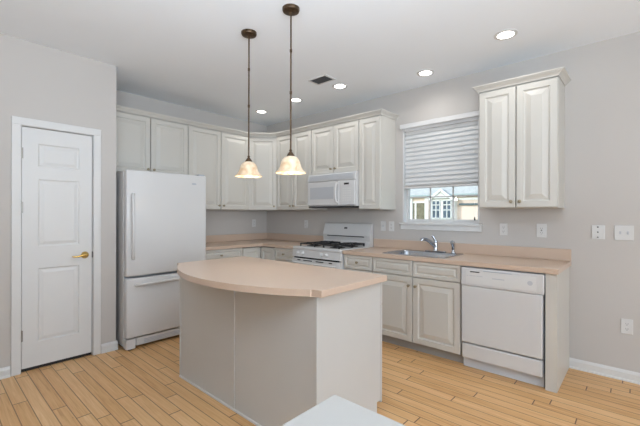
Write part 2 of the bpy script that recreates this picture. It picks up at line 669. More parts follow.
for k in range(4):
    bm = NB(); z = z_bot - 0.001 + 0.0055 * k - 0.004
    box(bm, 0.006, 0.054, -hw + 0.018, hw - 0.018, z, z + 0.003)
    obj('slat', bm, M['blind'], bl)
bm = NB(); box(bm, 0.004, 0.056, -hw + 0.016, hw - 0.016, z_bot - 0.030, z_bot - 0.009, 0.003)
obj('bottom_rail', bm, M['blind'], bl)
for yy in (-hw * 0.62, hw * 0.62):
    bm = NB()
    box(bm, 0.003, 0.004, yy - 0.002, yy + 0.002, z_bot - 0.01, -0.03)
    box(bm, 0.056, 0.057, yy - 0.002, yy + 0.002, z_bot - 0.01, -0.03)
    obj('ladder_cord', bm, M['blind'], bl)
bm = NB()
tube(bm, [(-0.001, -hw + 0.045, -0.045), (-0.001, -hw + 0.045, -1.035)], 0.0014, 6)
pc = obj('pull_cord', bm, M['blind'], bl)
bm = NB(); lathe(bm, [(0.002, 0.0), (0.006, -0.008), (0.008, -0.030), (0.004, -0.036)], 12, (-0.001, -hw + 0.045, -1.03))
obj('tassel', bm, M['black'], pc, label='dark cord tassel')

# ------------------------------------------------------------------ ceiling fixtures
LP = [(-0.576, -0.576, 'round recessed ceiling light nearest the back corner of the room'),
      (-0.613, -1.300, 'round recessed ceiling light second from the back corner'),
      (-0.623, -2.010, 'round recessed ceiling light right beside the ceiling vent'),
      (-0.340, -2.890, 'round recessed ceiling light above the window and sink'),
      (-0.640, -3.710, 'round recessed ceiling light in front of the two-door cabinet right of the window')]
proto = None
for x, y, lab in LP:
    if proto is None:
        proto = thing('recessed_light', lab, 'ceiling light', (x, y, H), 0, 'recessed ceiling lights')
        bm = NB()
        lathe(bm, [(0.085, 0.0), (0.085, -0.004), (0.078, -0.006), (0.062, -0.006), (0.060, 0.0)], 32, cap=False)
        obj('trim_ring', bm, M['trim'], proto, smooth=True)
        bm = NB()
        lathe(bm, [(0.060, -0.001), (0.061, -0.0045)], 32)
        obj('lens', bm, M['lens'], proto, label='glowing white lens')
    else:
        dup(proto, (x, y, H), 0, lab)
    light('downlight', 'SPOT', (x, y, H - 0.03), 7, (0.97, 0.965, 0.94), 0.06, direction=(0, 0, -1), spot=math.radians(165), blend=0.8)

cv = thing('ceiling_vent', 'small square dark-slatted air vent in the ceiling', 'vent', (-0.90, -1.985, H), 0)
bm = NB()
for a, b, c, d in ((-0.085, 0.085, -0.125, -0.105), (-0.085, 0.085, 0.105, 0.125), (-0.085, -0.07, -0.105, 0.105), (0.07, 0.085, -0.105, 0.105)):
    box(bm, a, b, c, d, -0.007, 0.0)
obj('frame', bm, M['trim'], cv)
bm = NB(); box(bm, -0.07, 0.07, -0.105, 0.105, -0.002, 0.0)
obj('duct_opening', bm, M['dark_gap'], cv)
for k in range(7):
    bm = NB()
    x = -0.058 + k * 0.0195
    box(bm, x - 0.004, x + 0.004, -0.105, 0.105, -0.006, -0.0025)
    obj('louver', bm, M['vent_dark'], cv)


def pendant(x, y, zbot, label):
    t = thing('pendant_lamp', label, 'pendant lamp', (x, y, H), 0, 'pendant lamps over the island')
    bm = NB()
    lathe(bm, [(0.060, 0.0), (0.060, -0.012), (0.056, -0.022), (0.040, -0.028), (0.012, -0.030), (0.010, -0.045)], 28)
    obj('canopy', bm, M['bronze'], t, smooth=True)
    zb_ = zbot - H
    bm = NB()
    tube(bm, [(0, 0, -0.04), (0, 0, zb_ + 0.160)], 0.0058, 12)
    for f in (0.28, 0.60):
        zc = -0.04 + (zb_ + 0.235) * f
        lathe(bm, [(0.006, 0.012), (0.0085, 0.010), (0.0085, -0.010), (0.006, -0.012)], 12, (0, 0, zc))
    obj('rod', bm, M['bronze'], t, smooth=True)
    bm = NB()
    lathe(bm, [(0.006, 0.166), (0.011, 0.158), (0.008, 0.149), (0.014, 0.142), (0.022, 0.131), (0.028, 0.120), (0.027, 0.112)], 24, (0, 0, zb_))
    obj('socket_cap', bm, M['bronze'], t, smooth=True)
    bm = NB()
    out = [(0.026, 0.126), (0.042, 0.119), (0.056, 0.104), (0.065, 0.085), (0.070, 0.064), (0.076, 0.044), (0.088, 0.022), (0.101, 0.007), (0.107, 0.0)]
    out = [(r, h * 0.92) for r, h in out]
    inn = [(r - 0.004, h - 0.001) for r, h in reversed(out)]
    lathe(bm, out + inn, 36, (0, 0, zb_), cap=False)
    obj('shade', bm, M['shade'], t, smooth=True, label='bell shaped mottled cream glass shade, lit')
    bm = NB()
    lathe(bm, [(0.012, 0.112), (0.014, 0.085), (0.026, 0.060), (0.031, 0.035), (0.026, 0.010), (0.012, -0.002)], 18, (0, 0, zb_))
    obj('bulb', bm, M['bulb'], t, smooth=True, label='glowing bulb')
    light('pendant_glow', 'POINT', (x, y, zbot - 0.035), 1.3, (1.0, 0.88, 0.72), 0.03)


pendant(-2.015, -2.212, 1.609, 'bronze pendant lamp with cream bell shade nearer the refrigerator')
pendant(-2.022, -2.699, 1.599, 'bronze pendant lamp with cream bell shade nearer the microwave')


# ------------------------------------------------------------------ cabinet makers
DOOR_RINGS = [(0.0, 0.005), (0.004, 0.0), (0.052, 0.0), (0.058, 0.010), (0.066, 0.012), (0.106, 0.001), (0.108, 0.0)]
DRAWER_RINGS = [(0.0, 0.005), (0.004, 0.0), (0.028, 0.0), (0.033, 0.008), (0.040, 0.009), (0.054, 0.001), (0.055, 0.0)]


def add_knob(parent, x, y, z, m='knob'):
    bm = NB()
    lathe(bm, [(0.009, 0.0), (0.006, -0.004), (0.005, -0.014), (0.012, -0.018), (0.0145, -0.024), (0.012, -0.030), (0.005, -0.032)], 16, (x, y, z), 'Y')
    return obj('knob', bm, M[m], parent, smooth=True, label='small brass knob')


def panel_front(parent, name, x0, x1, z0, z1, yfront, knob=None, rings=DOOR_RINGS, th=0.0295, m='cabinet'):
    bm = NB()
    ring_panel(bm, x0, x1, z0, z1, yfront, rings, back=yfront + th)
    d = obj(name, bm, M[m], parent)
    if knob:
        add_knob(d, knob[0], yfront, knob[1])
    return d


UZ = 1.372
UT = 2.42      # top of upper doors
UD = 0.30      # upper carcass depth


def upper(label, loc, rotz, width, ndoors, z0=UZ, z1=UT, knob_side='in', group=None, side_panel=True):
    t = thing('wall_cabinet', label, 'cabinet', (loc[0], loc[1], z0), rotz)
    h = z1 - z0
    bm = NB(); box(bm, 0.001, width - 0.001, -UD, -0.001, 0, h + 0.012)
    obj('body', bm, M['cabinet'], t)
    g = 0.004
    dwid = width / ndoors
    for k in range(ndoors):
        a, b = k * dwid + g, (k + 1) * dwid - g
        kx = None
        if ndoors == 2:
            kx = b - 0.030 if k == 0 else a + 0.030
        elif knob_side == 'left':
            kx = a + 0.030
        elif knob_side == 'right':
            kx = b - 0.030
        panel_front(t, 'door', a, b, 0.004, h - 0.006, -UD - 0.030, (kx, 0.055) if kx else None)
    return t


R = -PI / 2
upper('short two-door off-white wall cabinet directly above the refrigerator', (-2.441, 0, 0), 0, 0.915, 2, z0=1.765)
upper('tall two-door off-white wall cabinet between refrigerator and corner cabinet', (-1.526, 0, 0), 0, 0.934, 2)
upper('tall two-door off-white wall cabinet between corner cabinet and microwave', (0, -0.600, 0), R, 0.694, 2)
upper('short two-door off-white wall cabinet directly above the microwave', (0, -1.296, 0), R, 0.760, 2, z0=1.822)
upper('narrow single-door wall cabinet right of the microwave beside the window', (0, -2.057, 0), R, 0.298, 1)

# diagonal corner cabinet
t = thing('wall_cabinet', 'single-door wall cabinet set diagonally across the back corner', 'cabinet', (0, 0, UZ))
bm = NB()
prism(bm, [(-0.001, -0.001), (-0.591, -0.001), (-0.591, -UD), (-UD, -0.599), (-0.001, -0.599)], 0, UT - UZ + 0.012)
obj('body', bm, M['cabinet'], t)
p0, p1 = Vector((-0.591, -UD, 0)), Vector((-UD, -0.599, 0))
dl = (p1 - p0).length
ang = math.atan2(p1.y - p0.y, p1.x - p0.x)
bm = NB()
ring_panel(bm, 0.010, dl - 0.010, 0.004, UT - UZ - 0.006, -0.024, DOOR_RINGS, back=-0.001)
d = obj('door', bm, M['cabinet'], t, loc=p0, rotz=ang)
add_knob(d, dl - 0.045, -0.024, 0.055)

# right-hand cabinet with its own crown
rc = upper('two-door wall cabinet hanging alone right of the window', (0, -3.405, 0), R, 0.612, 2, z1=2.425)


def crown_loop(bm, path, prof, closed=False):
    """sweep a (out, z) profile along a plan path with mitres; out is to the right-hand side when walking"""
    n = len(path)
    P = [Vector((p[0], p[1])) for p in path]
    nor = []
    for i in range(n - 1):
        d = (P[i + 1] - P[i]).normalized()
        nor.append(Vector((d.y, -d.x)))
    rings = []
    for i in range(n):
        if i == 0:
            m_ = nor[0]; sc = 1
        elif i == n - 1:
            m_ = nor[-1]; sc = 1
        else:
            m_ = (nor[i - 1] + nor[i]).normalized(); sc = 1 / m_.dot(nor[i])
        rings.append([bm.verts.new((P[i].x + m_.x * o * sc, P[i].y + m_.y * o * sc, z)) for o, z in prof])
    k = len(prof)
    for a, b in zip(rings, rings[1:]):
        for j in range(k):
            bm.faces.new((a[j], a[(j + 1) % k], b[(j + 1) % k], b[j]))
    bm.faces.new(rings[0]); bm.faces.new(rings[-1])


CP = [(o_ * 0.78, z_ * 0.82) for o_, z_ in [(0.0, 0.0), (0.008, 0.0), (0.010, 0.010), (0.018, 0.020), (0.034, 0.034), (0.044, 0.040), (0.046, 0.046), (0.056, 0.050), (0.056, 0.060), (0.0, 0.060)]]
bm = NB()
F = UD + 0.030
crown_loop(bm, [(-2.441, -F), (-0.591 - 0.008, -F), (-F, -0.599 - 0.008), (-F, -2.356), (-0.001, -2.356)],
           [(o, UT + 0.003 + z) for o, z in CP])
tag(obj('crown_moulding', bm, M['cabinet']), 'long off-white crown moulding capping the row of wall cabinets left of the window', 'moulding')
bm = NB()
crown_loop(bm, [(-0.002, -F - 0.0), (-0.002, -F)], CP) if False else None
zz = 2.425 - UZ
crown_loop(bm, [(0.0, -0.001), (0.0, -F), (0.612, -F), (0.612, -0.001)], [(o, zz + 0.003 + z) for o, z in CP])
obj('crown', bm, M['cabinet'], rc)

# ------------------------------------------------------------------ base cabinets
CT = 0.914
CH = 0.876
BD = 0.59
TK = 0.095


def base_body(t, width, depth=BD):
    bm = NB()
    box(bm, 0.001, width - 0.001, -depth, -0.001, TK, CH - 0.001)
    obj('body', bm, M['cabinet'], t)
    bm = NB()
    box(bm, 0.001, width - 0.001, -depth + 0.05, -depth + 0.07, 0, TK)
    obj('toe_kick', bm, M['kick'], t, label='grey toe kick')


DT = 0.872     # top of drawer fronts
DB = 0.722
# left run: drawer base between fridge and corner
t = thing('base_cabinet', 'off-white base cabinet with wide drawer beside the refrigerator', 'cabinet', (-1.575, 0, 0))
base_body(t, 0.64)
panel_front(t, 'drawer', 0.004, 0.656, DB, DT, -BD - 0.03, (0.33, 0.80), DRAWER_RINGS)
panel_front(t, 'door', 0.004, 0.328, TK + 0.004, DB - 0.006, -BD - 0.03, (0.295, 0.64))
panel_front(t, 'door', 0.332, 0.656, TK + 0.004, DB - 0.006, -BD - 0.03, (0.365, 0.64))
# corner lazy susan
t = thing('base_cabinet', 'corner base cabinet with a folded two-leaf door in the back corner', 'cabinet', (0, 0, 0))
bm = NB()
prism(bm, [(-0.002, -0.002), (-0.913, -0.002), (-0.913, -BD), (-BD, -BD), (-BD, -0.908), (-0.002, -0.908)], TK, CH - 0.001)
obj('body', bm, M['cabinet'], t)
bm = NB()
q = BD - 0.05
prism(bm, [(-0.002, -0.002), (-0.913, -0.002), (-0.913, -q), (-q, -q), (-q, -0.908), (-0.002, -0.908)], 0, TK)
obj('toe_kick', bm, M['kick'], t, label='grey toe kick')
bm = NB()
ring_panel(bm, -0.903, -BD - 0.034, TK + 0.004, DT - 0.012, -BD - 0.030, DOOR_RINGS, back=-BD - 0.0005)
obj('door', bm, M['cabinet'], t)
bm = NB()
ring_panel(bm, BD + 0.034, 0.898, TK + 0.004, DT - 0.012, -BD - 0.030, DOOR_RINGS, back=-BD - 0.0005)
obj('door', bm, M['cabinet'], t, rotz=R)
bm = NB()
box(bm, -0.910, -BD, -BD - 0.003, -BD, DT - 0.008, CH - 0.002)  # thin strips whose dark colour stands for shade in the gap
box(bm, -BD - 0.003, -BD, -0.905, -BD, DT - 0.008, CH - 0.002)
obj('shade_strip', bm, M['dark_gap'], t, label='dark strip painted as the shaded gap above the corner doors')

# narrow drawer base left of stove
t = thing('base_cabinet', 'narrow off-white drawer cabinet left of the gas range', 'cabinet', (0, -0.910, 0), R)
base_body(t, 0.375)
panel_front(t, 'drawer', 0.004, 0.371, DB, DT, -BD - 0.03, (0.187, 0.80), DRAWER_RINGS)
panel_front(t, 'door', 0.004, 0.371, TK + 0.004, DB - 0.006, -BD - 0.03, (0.340, 0.64))

# narrow drawer base right of stove
t = thing('base_cabinet', 'narrow off-white drawer cabinet between gas range and sink cabinet', 'cabinet', (0, -2.068, 0), R)
base_body(t, 0.373)
panel_front(t, 'drawer', 0.004, 0.369, DB, DT, -BD - 0.03, (0.187, 0.80), DRAWER_RINGS)
panel_front(t, 'door', 0.004, 0.369, TK + 0.004, DB - 0.006, -BD - 0.03, (0.340, 0.64))

# sink base
t = thing('base_cabinet', 'wide two-door sink cabinet with two false drawer fronts below the sink', 'cabinet', (0, -2.442, 0), R)
# carcass as an open box so the sink bowl hangs inside
bm = NB()
wS = 0.910
box(bm, 0.001, 0.019, -BD, -0.001, TK, CH - 0.001)
box(bm, wS - 0.019, wS - 0.001, -BD, -0.001, TK, CH - 0.001)
box(bm, 0.019, wS - 0.019, -BD, -0.001, TK, TK + 0.018)
box(bm, 0.019, wS - 0.019, -BD, -BD + 0.018, TK, CH - 0.001)
box(bm, 0.019, wS - 0.019, -0.012, -0.001, TK, CH - 0.001)
obj('body', bm, M['cabinet'], t)
bm = NB(); box(bm, 0.001, wS - 0.001, -BD + 0.05, -BD + 0.07, 0, TK)
obj('toe_kick', bm, M['kick'], t, label='grey toe kick')
for k in (0, 1):
    a = 0.003 + k * wS / 2
    b = a + wS / 2 - 0.006
    panel_front(t, 'drawer_front', a, b, DB, DT, -BD - 0.03, None, DRAWER_RINGS)
    panel_front(t, 'door', a, b, TK + 0.002, DB - 0.006, -BD - 0.03, (b - 0.032 if k == 0 else a + 0.032, 0.635))

# end panel
bm = NB(); box(bm, 0.0, 0.074, -0.612, -0.001, 0, CH - 0.001)
tag(obj('end_panel', bm, M['cabinet'], loc=(0, -3.980, 0), rotz=R), 'thick off-white end panel closing the counter run right of the dishwasher', 'panel')

# ------------------------------------------------------------------ countertops
CF = -0.636
bm = NB()
prism(bm, [(-0.001, -0.001), (-1.590, -0.001), (-1.590, CF), (-0.675, CF), (CF, -0.675), (CF, -1.294), (-0.001, -1.294)], CH, CT, 0.004)
ct = obj('countertop', bm, M['laminate'])
tag(ct, 'peach laminate countertop turning the back corner left of the gas range', 'countertop')
bm = NB()
box(bm, -1.590, -0.001, -0.020, -0.001, CT + 0.0003, 1.014, 0.003)
box(bm, -0.020, -0.001, -1.294, -0.021, CT + 0.0003, 1.014, 0.003)
obj('backsplash', bm, M['laminate'], ct)

SX0, SX1, SY0, SY1 = -0.575, -0.075, -3.190, -2.520      # sink cut-out
bm = NB()
ye, ys = -4.066, -2.062
lo = [(CF, ye), (CF, ys), (-0.001, ys), (-0.001, ye)]
hole = [(SX0 + 0.012, SY0 + 0.012), (SX0 + 0.012, SY1 - 0.012), (SX1 - 0.012, SY1 - 0.012), (SX1 - 0.012, SY0 + 0.012)]
vt = {}
for z in (CH, CT):
    vt[z] = ([bm.verts.new((p[0], p[1], z)) for p in lo], [bm.verts.new((p[0], p[1], z)) for p in hole])
for z in (CH, CT):
    o_, h_ = vt[z]
    for i in range(4):
        bm.faces.new((o_[i], o_[(i + 1) % 4], h_[(i + 1) % 4], h_[i]))
for idx in (0, 1):
    a_, b_ = vt[CH][idx], vt[CT][idx]
    for i in range(4):
        bm.faces.new((a_[i], a_[(i + 1) % 4], b_[(i + 1) % 4], b_[i]))
ct2 = obj('countertop', bm, M['laminate'])
tag(ct2, 'long peach laminate countertop right of the gas range holding the sink', 'countertop')
bv = ct2.modifiers.new('edge', 'BEVEL')
bv.width = 0.003
bv.segments = 2
bm = NB(); box(bm, -0.020, -0.001, ye, ys, CT + 0.0003, 1.016, 0.003)
obj('backsplash', bm, M['laminate'], ct2)


# ------------------------------------------------------------------ sink
def rrect(x0, x1, y0, y1, r, n=6):
    pts = []
    for cx, cy, a0 in ((x1 - r, y1 - r, 0), (x0 + r, y1 - r, PI / 2), (x0 + r, y0 + r, PI), (x1 - r, y0 + r, 1.5 * PI)):
        for k in range(n + 1):
            a = a0 + PI / 2 * k / n
            pts.append((cx + r * math.cos(a), cy + r * math.sin(a)))
    return pts


sk = thing('kitchen_sink', 'stainless steel drop-in sink set in the counter below the window', 'sink', (0, 0, CT))
bm = NB()
loops = []
bx = SX1 - 0.075     # rear deck for the faucet
for (a, b, c, d_, r, z) in ((SX0, SX1, SY0, SY1, 0.04, 0.0005), (SX0, SX1, SY0, SY1, 0.04, 0.006),
                            (SX0 + 0.012, SX1 - 0.012, SY0 + 0.012, SY1 - 0.012, 0.035, 0.007),
                            (SX0 + 0.030, bx, SY0 + 0.030, SY1 - 0.030, 0.06, 0.003),
                            (SX0 + 0.036, bx - 0.006, SY0 + 0.036, SY1 - 0.036, 0.06, -0.010),
                            (SX0 + 0.050, bx - 0.020, SY0 + 0.050, SY1 - 0.050, 0.06, -0.165),
                            (SX0 + 0.075, bx - 0.045, SY0 + 0.075, SY1 - 0.075, 0.05, -0.180)):
    loops.append([bm.verts.new((p[0], p[1], z)) for p in rrect(a, b, c, d_, r)])
for a_, b_ in zip(loops, loops[1:]):
    n = len(a_)
    for i in range(n):
        bm.faces.new((a_[i], a_[(i + 1) % n], b_[(i + 1) % n], b_[i]))
bm.faces.new(loops[-1])
obj('bowl', bm, M['steel'], sk, smooth=True)
bm = NB(); lathe(bm, [(0.042, 0.0), (0.042, 0.003), (0.030, 0.002), (0.010, -0.002)], 20, (-0.33, -2.855, -0.180))
obj('drain', bm, M['chrome'], sk, smooth=True)

fx, fy = -0.105, -2.895
fa = thing('faucet', 'chrome kitchen faucet with angled spout on the sink deck below the window', 'faucet', (fx, fy, CT + 0.0072))
bm = NB()
prism(bm, rrect(-0.028, 0.026, -0.115, 0.115, 0.025), 0, 0.010, 0.003)
obj('deck_plate', bm, M['chrome'], fa, smooth=True)
bm = NB()
lathe(bm, [(0.027, 0.010), (0.024, 0.018), (0.021, 0.060), (0.023, 0.088), (0.020, 0.098)], 20)
obj('post', bm, M['chrome'], fa, smooth=True)
bm = NB()
tube(bm, [(0.0, 0.0, 0.050), (-0.030, 0.018, 0.082), (-0.060, 0.036, 0.108), (-0.092, 0.056, 0.128), (-0.120, 0.073, 0.136), (-0.142, 0.086, 0.130), (-0.148, 0.090, 0.116)],
     0.012, 14, radii=[0.020, 0.019, 0.018, 0.017, 0.016, 0.016, 0.015])
obj('spout', bm, M['chrome'], fa, smooth=True)
bm = NB()
lathe(bm, [(0.020, 0.098), (0.022, 0.108), (0.017, 0.122), (0.006, 0.126)], 20)
tube(bm, [(0.0, 0.0, 0.112), (-0.004, 0.012, 0.142), (-0.010, 0.024, 0.160), (-0.016, 0.036, 0.170)], 0.008, 12, radii=[0.014, 0.013, 0.011, 0.008])
obj('lever', bm, M['chrome'], fa, smooth=True)

sp = thing('side_sprayer', 'chrome side sprayer standing right of the faucet on the sink deck', 'sprayer', (-0.108, -3.085, CT + 0.0072))
bm = NB(); lathe(bm, [(0.024, 0.0), (0.023, 0.008), (0.015, 0.020), (0.012, 0.034)], 18)
obj('holder', bm, M['chrome'], sp, smooth=True)
bm = NB()
tube(bm, [(0, 0, 0.030), (0, 0, 0.065), (-0.003, 0, 0.088), (-0.012, 0.002, 0.105), (-0.032, 0.005, 0.112)], 0.012, 14,
     radii=[0.014, 0.017, 0.021, 0.024, 0.019])
obj('spray_head', bm, M['chrome'], sp, smooth=True)

# ------------------------------------------------------------------ dishwasher
dwz = thing('dishwasher', 'white built-in dishwasher under the counter right of the sink cabinet', 'dishwasher', (0, -3.358, 0), R)
WD = 0.612
bm = NB(); box(bm, 0.003, WD - 0.003, -0.585, -0.01, 0.10, 0.868)
obj('tub', bm, M['appliance_grey'], dwz)
bm = NB(); box(bm, 0.006, WD - 0.006, -0.632, -0.586, 0.226, 0.708, 0.006, 2)
obj('door', bm, M['appliance'], dwz)
bm = NB(); box(bm, 0.003, WD + 0.004, -0.636, -0.586, 0.711, 0.864, 0.007, 2)
cp = obj('control_panel', bm, M['appliance'], dwz)
bm = NB()
box(bm, 0.045, WD - 0.045, -0.6375, -0.6355, 0.732, 0.842, 0.0009)
obj('control_inlay', bm, M['trim'], cp)
bm = NB(); box(bm, 0.080, 0.155, -0.6395, -0.637, 0.828, 0.836)
obj('display', bm, M['black'], cp, label='thin dark display')
bm = NB()
for k in range(9):
    box(bm, 0.075 + k * 0.012, 0.083 + k * 0.012, -0.6390, -0.637, 0.796, 0.802)
box(bm, 0.052, 0.064, -0.6390, -0.637, 0.796, 0.800)
obj('button_row', bm, M['panel_grey'], cp)
bm = NB()
# recessed grip pocket lip across the top centre
box(bm, 0.185, 0.400, -0.6405, -0.636, 0.842, 0.848, 0.001)
obj('latch_grip', bm, M['appliance_grey'], cp)
bm = NB(); box(bm, 0.255, 0.345, -0.6388, -0.637, 0.788, 0.795)
obj('model_print', bm, M['panel_grey'], cp)
bm = NB(); lathe(bm, [(0.018, 0.0), (0.018, -0.0015)], 20, (0.525, -0.637, 0.790), 'Y')
obj('badge', bm, M['panel_grey'], cp, label='small round grey maker badge')
bm = NB(); box(bm, 0.008, WD - 0.008, -0.628, -0.590, 0.088, 0.214, 0.010, 3)
obj('lower_panel', bm, M['appliance'], dwz)
bm = NB(); box(bm, 0.004, WD - 0.004, -0.572, -0.540, 0.0, 0.10)
obj('kick_plate', bm, M['kick_light'], dwz, label='pale grey recessed kick plate')

# ------------------------------------------------------------------ gas range
st = thing('gas_range', 'white freestanding gas range with black grates under the microwave', 'stove', (0, -1.299, 0), R)
WS = 0.758
bm = NB()
box(bm, 0.003, WS - 0.003, -0.640, -0.020, 0.10, 0.885)
box(bm, 0.03, WS - 0.03, -0.60, -0.04, 0.0, 0.10)
obj('body', bm, M['appliance'], st)
bm = NB()
box(bm, 0.0, WS, -0.662, -0.022, 0.885, 0.922, 0.010, 3)
ckt = obj('cooktop', bm, M['appliance'], st)
bm = NB()
sweep_x(bm, [(-0.020, 0.922), (-0.105, 0.922), (-0.082, 0.980), (-0.094, 1.040), (-0.094, 1.055), (-0.050, 1.190), (-0.036, 1.197), (-0.020, 1.197)], 0.0, WS)
bg = obj('backguard', bm, M['appliance'], st)
bm = NB()
box(bm, 0.075, WS - 0.085, -0.0965, -0.085, 1.028, 1.040, 0.001)
obj('vent_slot', bm, M['black'], bg, label='long dark oven vent slot')
bm = NB()
# clock, tilted with the sloping face: thin slab
a0 = math.atan2(0.044, 0.135)
vs = box(bm, 0.345, 0.393, -0.003, 0.001, -0.010, 0.010)
bmesh.ops.rotate(bm, verts=bm.verts[:], cent=(0.37, 0, 0), matrix=Matrix.Rotation(-a0, 3, 'X'))
bmesh.ops.translate(bm, verts=bm.verts[:], vec=(0, -0.0665, 1.137))
obj('clock', bm, M['black'], bg, label='small dark clock display')
# control panel, knobs
bm = NB()
sweep_x(bm, [(-0.640, 0.884), (-0.660, 0.884), (-0.672, 0.800), (-0.640, 0.800)], 0.002, WS - 0.002)
cpn = obj('control_panel', bm, M['appliance'], st)
for kx in (0.100, 0.180, 0.480, 0.560):
    bm = NB()
    lathe(bm, [(0.023, 0.0), (0.022, -0.012), (0.017, -0.016), (0.016, -0.026), (0.010, -0.028)], 18, (kx, -0.665, 0.845), 'Y')
    box(bm, kx - 0.004, kx + 0.004, -0.699, -0.690, 0.830, 0.860, 0.001)
    obj('knob', bm, M['appliance'], cpn, smooth=False)
bm = NB(); box(bm, 0.030, WS - 0.030, -0.664, -0.641, 0.782, 0.799)
obj('door_gap', bm, M['black'], st, label='dark gap above the oven door')
bm = NB(); box(bm, 0.004, WS - 0.004, -0.676, -0.641, 0.255, 0.780, 0.006, 2)
od = obj('oven_door', bm, M['appliance'], st)
bm = NB(); box(bm, 0.14, WS - 0.14, -0.6785, -0.676, 0.38, 0.64)
obj('window', bm, M['black'], od, label='dark oven window')
for a, b in ((0.10, 0.15), (0.20, 0.34), (0.40, 0.52), (0.60, 0.65)):
    bm = NB(); box(bm, a, b, -0.6785, -0.675, 0.757, 0.768)
    obj('vent_cutout', bm, M['black'], od, label='dark vent cut-out in the door top')
bm = NB()
tube(bm, [(0.05, -0.676, 0.735), (0.05, -0.715, 0.735), (0.08, -0.722, 0.735), (WS - 0.08, -0.722, 0.735), (WS - 0.05, -0.715, 0.735), (WS - 0.05, -0.676, 0.735)], 0.011, 10)
obj('handle', bm, M['appliance'], od, smooth=True)
bm = NB(); box(bm, 0.004, WS - 0.004, -0.668, -0.641, 0.105, 0.248, 0.006, 2)
obj('drawer', bm, M['appliance'], st)
# burners and grates
for bx_, by_ in ((0.190, -0.480), (0.568, -0.480), (0.190, -0.225), (0.568, -0.225)):
    bm = NB()
    lathe(bm, [(0.092, 0.0), (0.088, 0.004), (0.060, 0.005), (0.055, 0.010), (0.040, 0.012), (0.038, 0.022), (0.010, 0.026)], 20, (bx_, by_, 0.922))
    obj('burner', bm, M['iron'], ckt, smooth=True)
    bm = NB()
    s_ = 0.115
    zt_ = 0.957
    for sx in (-1, 1):
        for sy in (-1, 1):
            tube(bm, [(bx_ + sx * s_, by_ + sy * s_, 0.922), (bx_ + sx * s_, by_ + sy * s_, zt_)], 0.009, 6)
            tube(bm, [(bx_ + sx * s_, by_ + sy * s_, zt_ - 0.004), (bx_ + sx * 0.03, by_ + sy * 0.03, zt_ + 0.002)], 0.008, 6)
    ringp = [(bx_ + a * s_, by_ + b * s_, zt_ - 0.004) for a, b in ((-1, -1), (1, -1), (1, 1), (-1, 1), (-1, -1))]
    for a_, b_ in zip(ringp, ringp[1:]):
        tube(bm, [a_, b_], 0.008, 6)
    for a, b in ((1, 0), (-1, 0), (0, 1), (0, -1)):
        tube(bm, [(bx_ + a * s_, by_ + b * s_, zt_), (bx_ + a * 0.035, by_ + b * 0.035, zt_ + 0.003)], 0.008, 6)
    obj('grate', bm, M['iron'], ckt)

# ------------------------------------------------------------------ microwave
mw = thing('microwave', 'white over-the-range microwave with a grey screen window', 'microwave', (0, -1.299, 1.412), R)
WM = 0.756
bm = NB(); box(bm, 0.0, WM, -0.375, -0.002, 0.0, 0.408)
obj('body', bm, M['appliance'], mw)
bm = NB()
sweep_x(bm, [(-0.375, 0.312), (-0.400, 0.312), (-0.398, 0.330), (-0.382, 0.392), (-0.375, 0.398)], 0.002, WM - 0.002)
gr = obj('vent_grille', bm, M['appliance'], mw)
bm = NB()
for k in range(5):
    z = 0.326 + k * 0.0135
    yy = -0.3995 + (z - 0.330) * 0.258
    box(bm, 0.03, WM - 0.03, yy - 0.002, yy + 0.004, z, z + 0.004)
obj('grille_slots', bm, M['appliance_grey'], gr)
bm = NB(); box(bm, 0.003, 0.520, -0.402, -0.376, 0.012, 0.306, 0.008, 3)
md = obj('door', bm, M['appliance'], mw)
bm = NB(); box(bm, 0.050, 0.440, -0.4035, -0.4015, 0.090, 0.238, 0.0008)
obj('window', bm, M['micro_glass'], md, label='grey perforated screen window')
bm = NB()
tube(bm, [(0.500, -0.402, 0.275), (0.496, -0.428, 0.262), (0.494, -0.436, 0.225), (0.494, -0.438, 0.160), (0.494, -0.436, 0.095), (0.496, -0.428, 0.055), (0.500, -0.402, 0.042)], 0.012, 12)
obj('handle', bm, M['appliance'], md, smooth=True)
bm = NB(); box(bm, 0.524, WM - 0.003, -0.402, -0.376, 0.012, 0.306, 0.008, 3)
mc = obj('control_panel', bm, M['appliance'], mw)
bm = NB(); box(bm, 0.600, 0.672, -0.4040, -0.4015, 0.252, 0.274)
obj('display', bm, M['black'], mc, label='small black display')
bm = NB()
for i in range(4):
    for j in range(6):
        box(bm, 0.578 + i * 0.034, 0.602 + i * 0.034, -0.4030, -0.4015, 0.060 + j * 0.028, 0.076 + j * 0.028)
obj('keypad', bm, M['trim'], mc)
bm = NB(); box(bm, 0.02, WM - 0.01, -0.398, -0.02, -0.016, 0.0)
obj('underside_filter', bm, M['black'], mw, label='black underside')

# ------------------------------------------------------------------ refrigerator
fr = thing('refrigerator', 'white bottom-freezer refrigerator in the niche beside the pantry wall', 'refrigerator', (-2.438, 0, 0))
WF = 0.838
bm = NB(); box(bm, 0.0, WF, -0.800, -0.06, 0.030, 1.725, 0.004)
obj('cabinet', bm, M['appliance'], fr)
bm = NB(); box(bm, 0.0, WF, -0.882, -0.806, 0.710, 1.738, 0.016, 4)
d1 = obj('door', bm, M['appliance'], fr, smooth=True)
bm = NB(); box(bm, 0.0, WF, -0.882, -0.806, 0.118, 0.690, 0.016, 4)
d2 = obj('freezer_drawer', bm, M['appliance'], fr, smooth=True)
bm = NB()
box(bm, 0.012, WF - 0.012, -0.806, -0.800, 0.12, 1.73)
obj('gasket', bm, M['appliance_grey'], fr, label='grey door gasket')
bm = NB()
tube(bm, [(0.062, -0.880, 1.50), (0.050, -0.905, 1.49), (0.045, -0.922, 1.46), (0.045, -0.928, 1.20), (0.045, -0.925, 0.94), (0.050, -0.905, 0.90), (0.062, -0.880, 0.885)],
     0.012, 12, radii=[0.018, 0.015, 0.013, 0.012, 0.013, 0.015, 0.018])
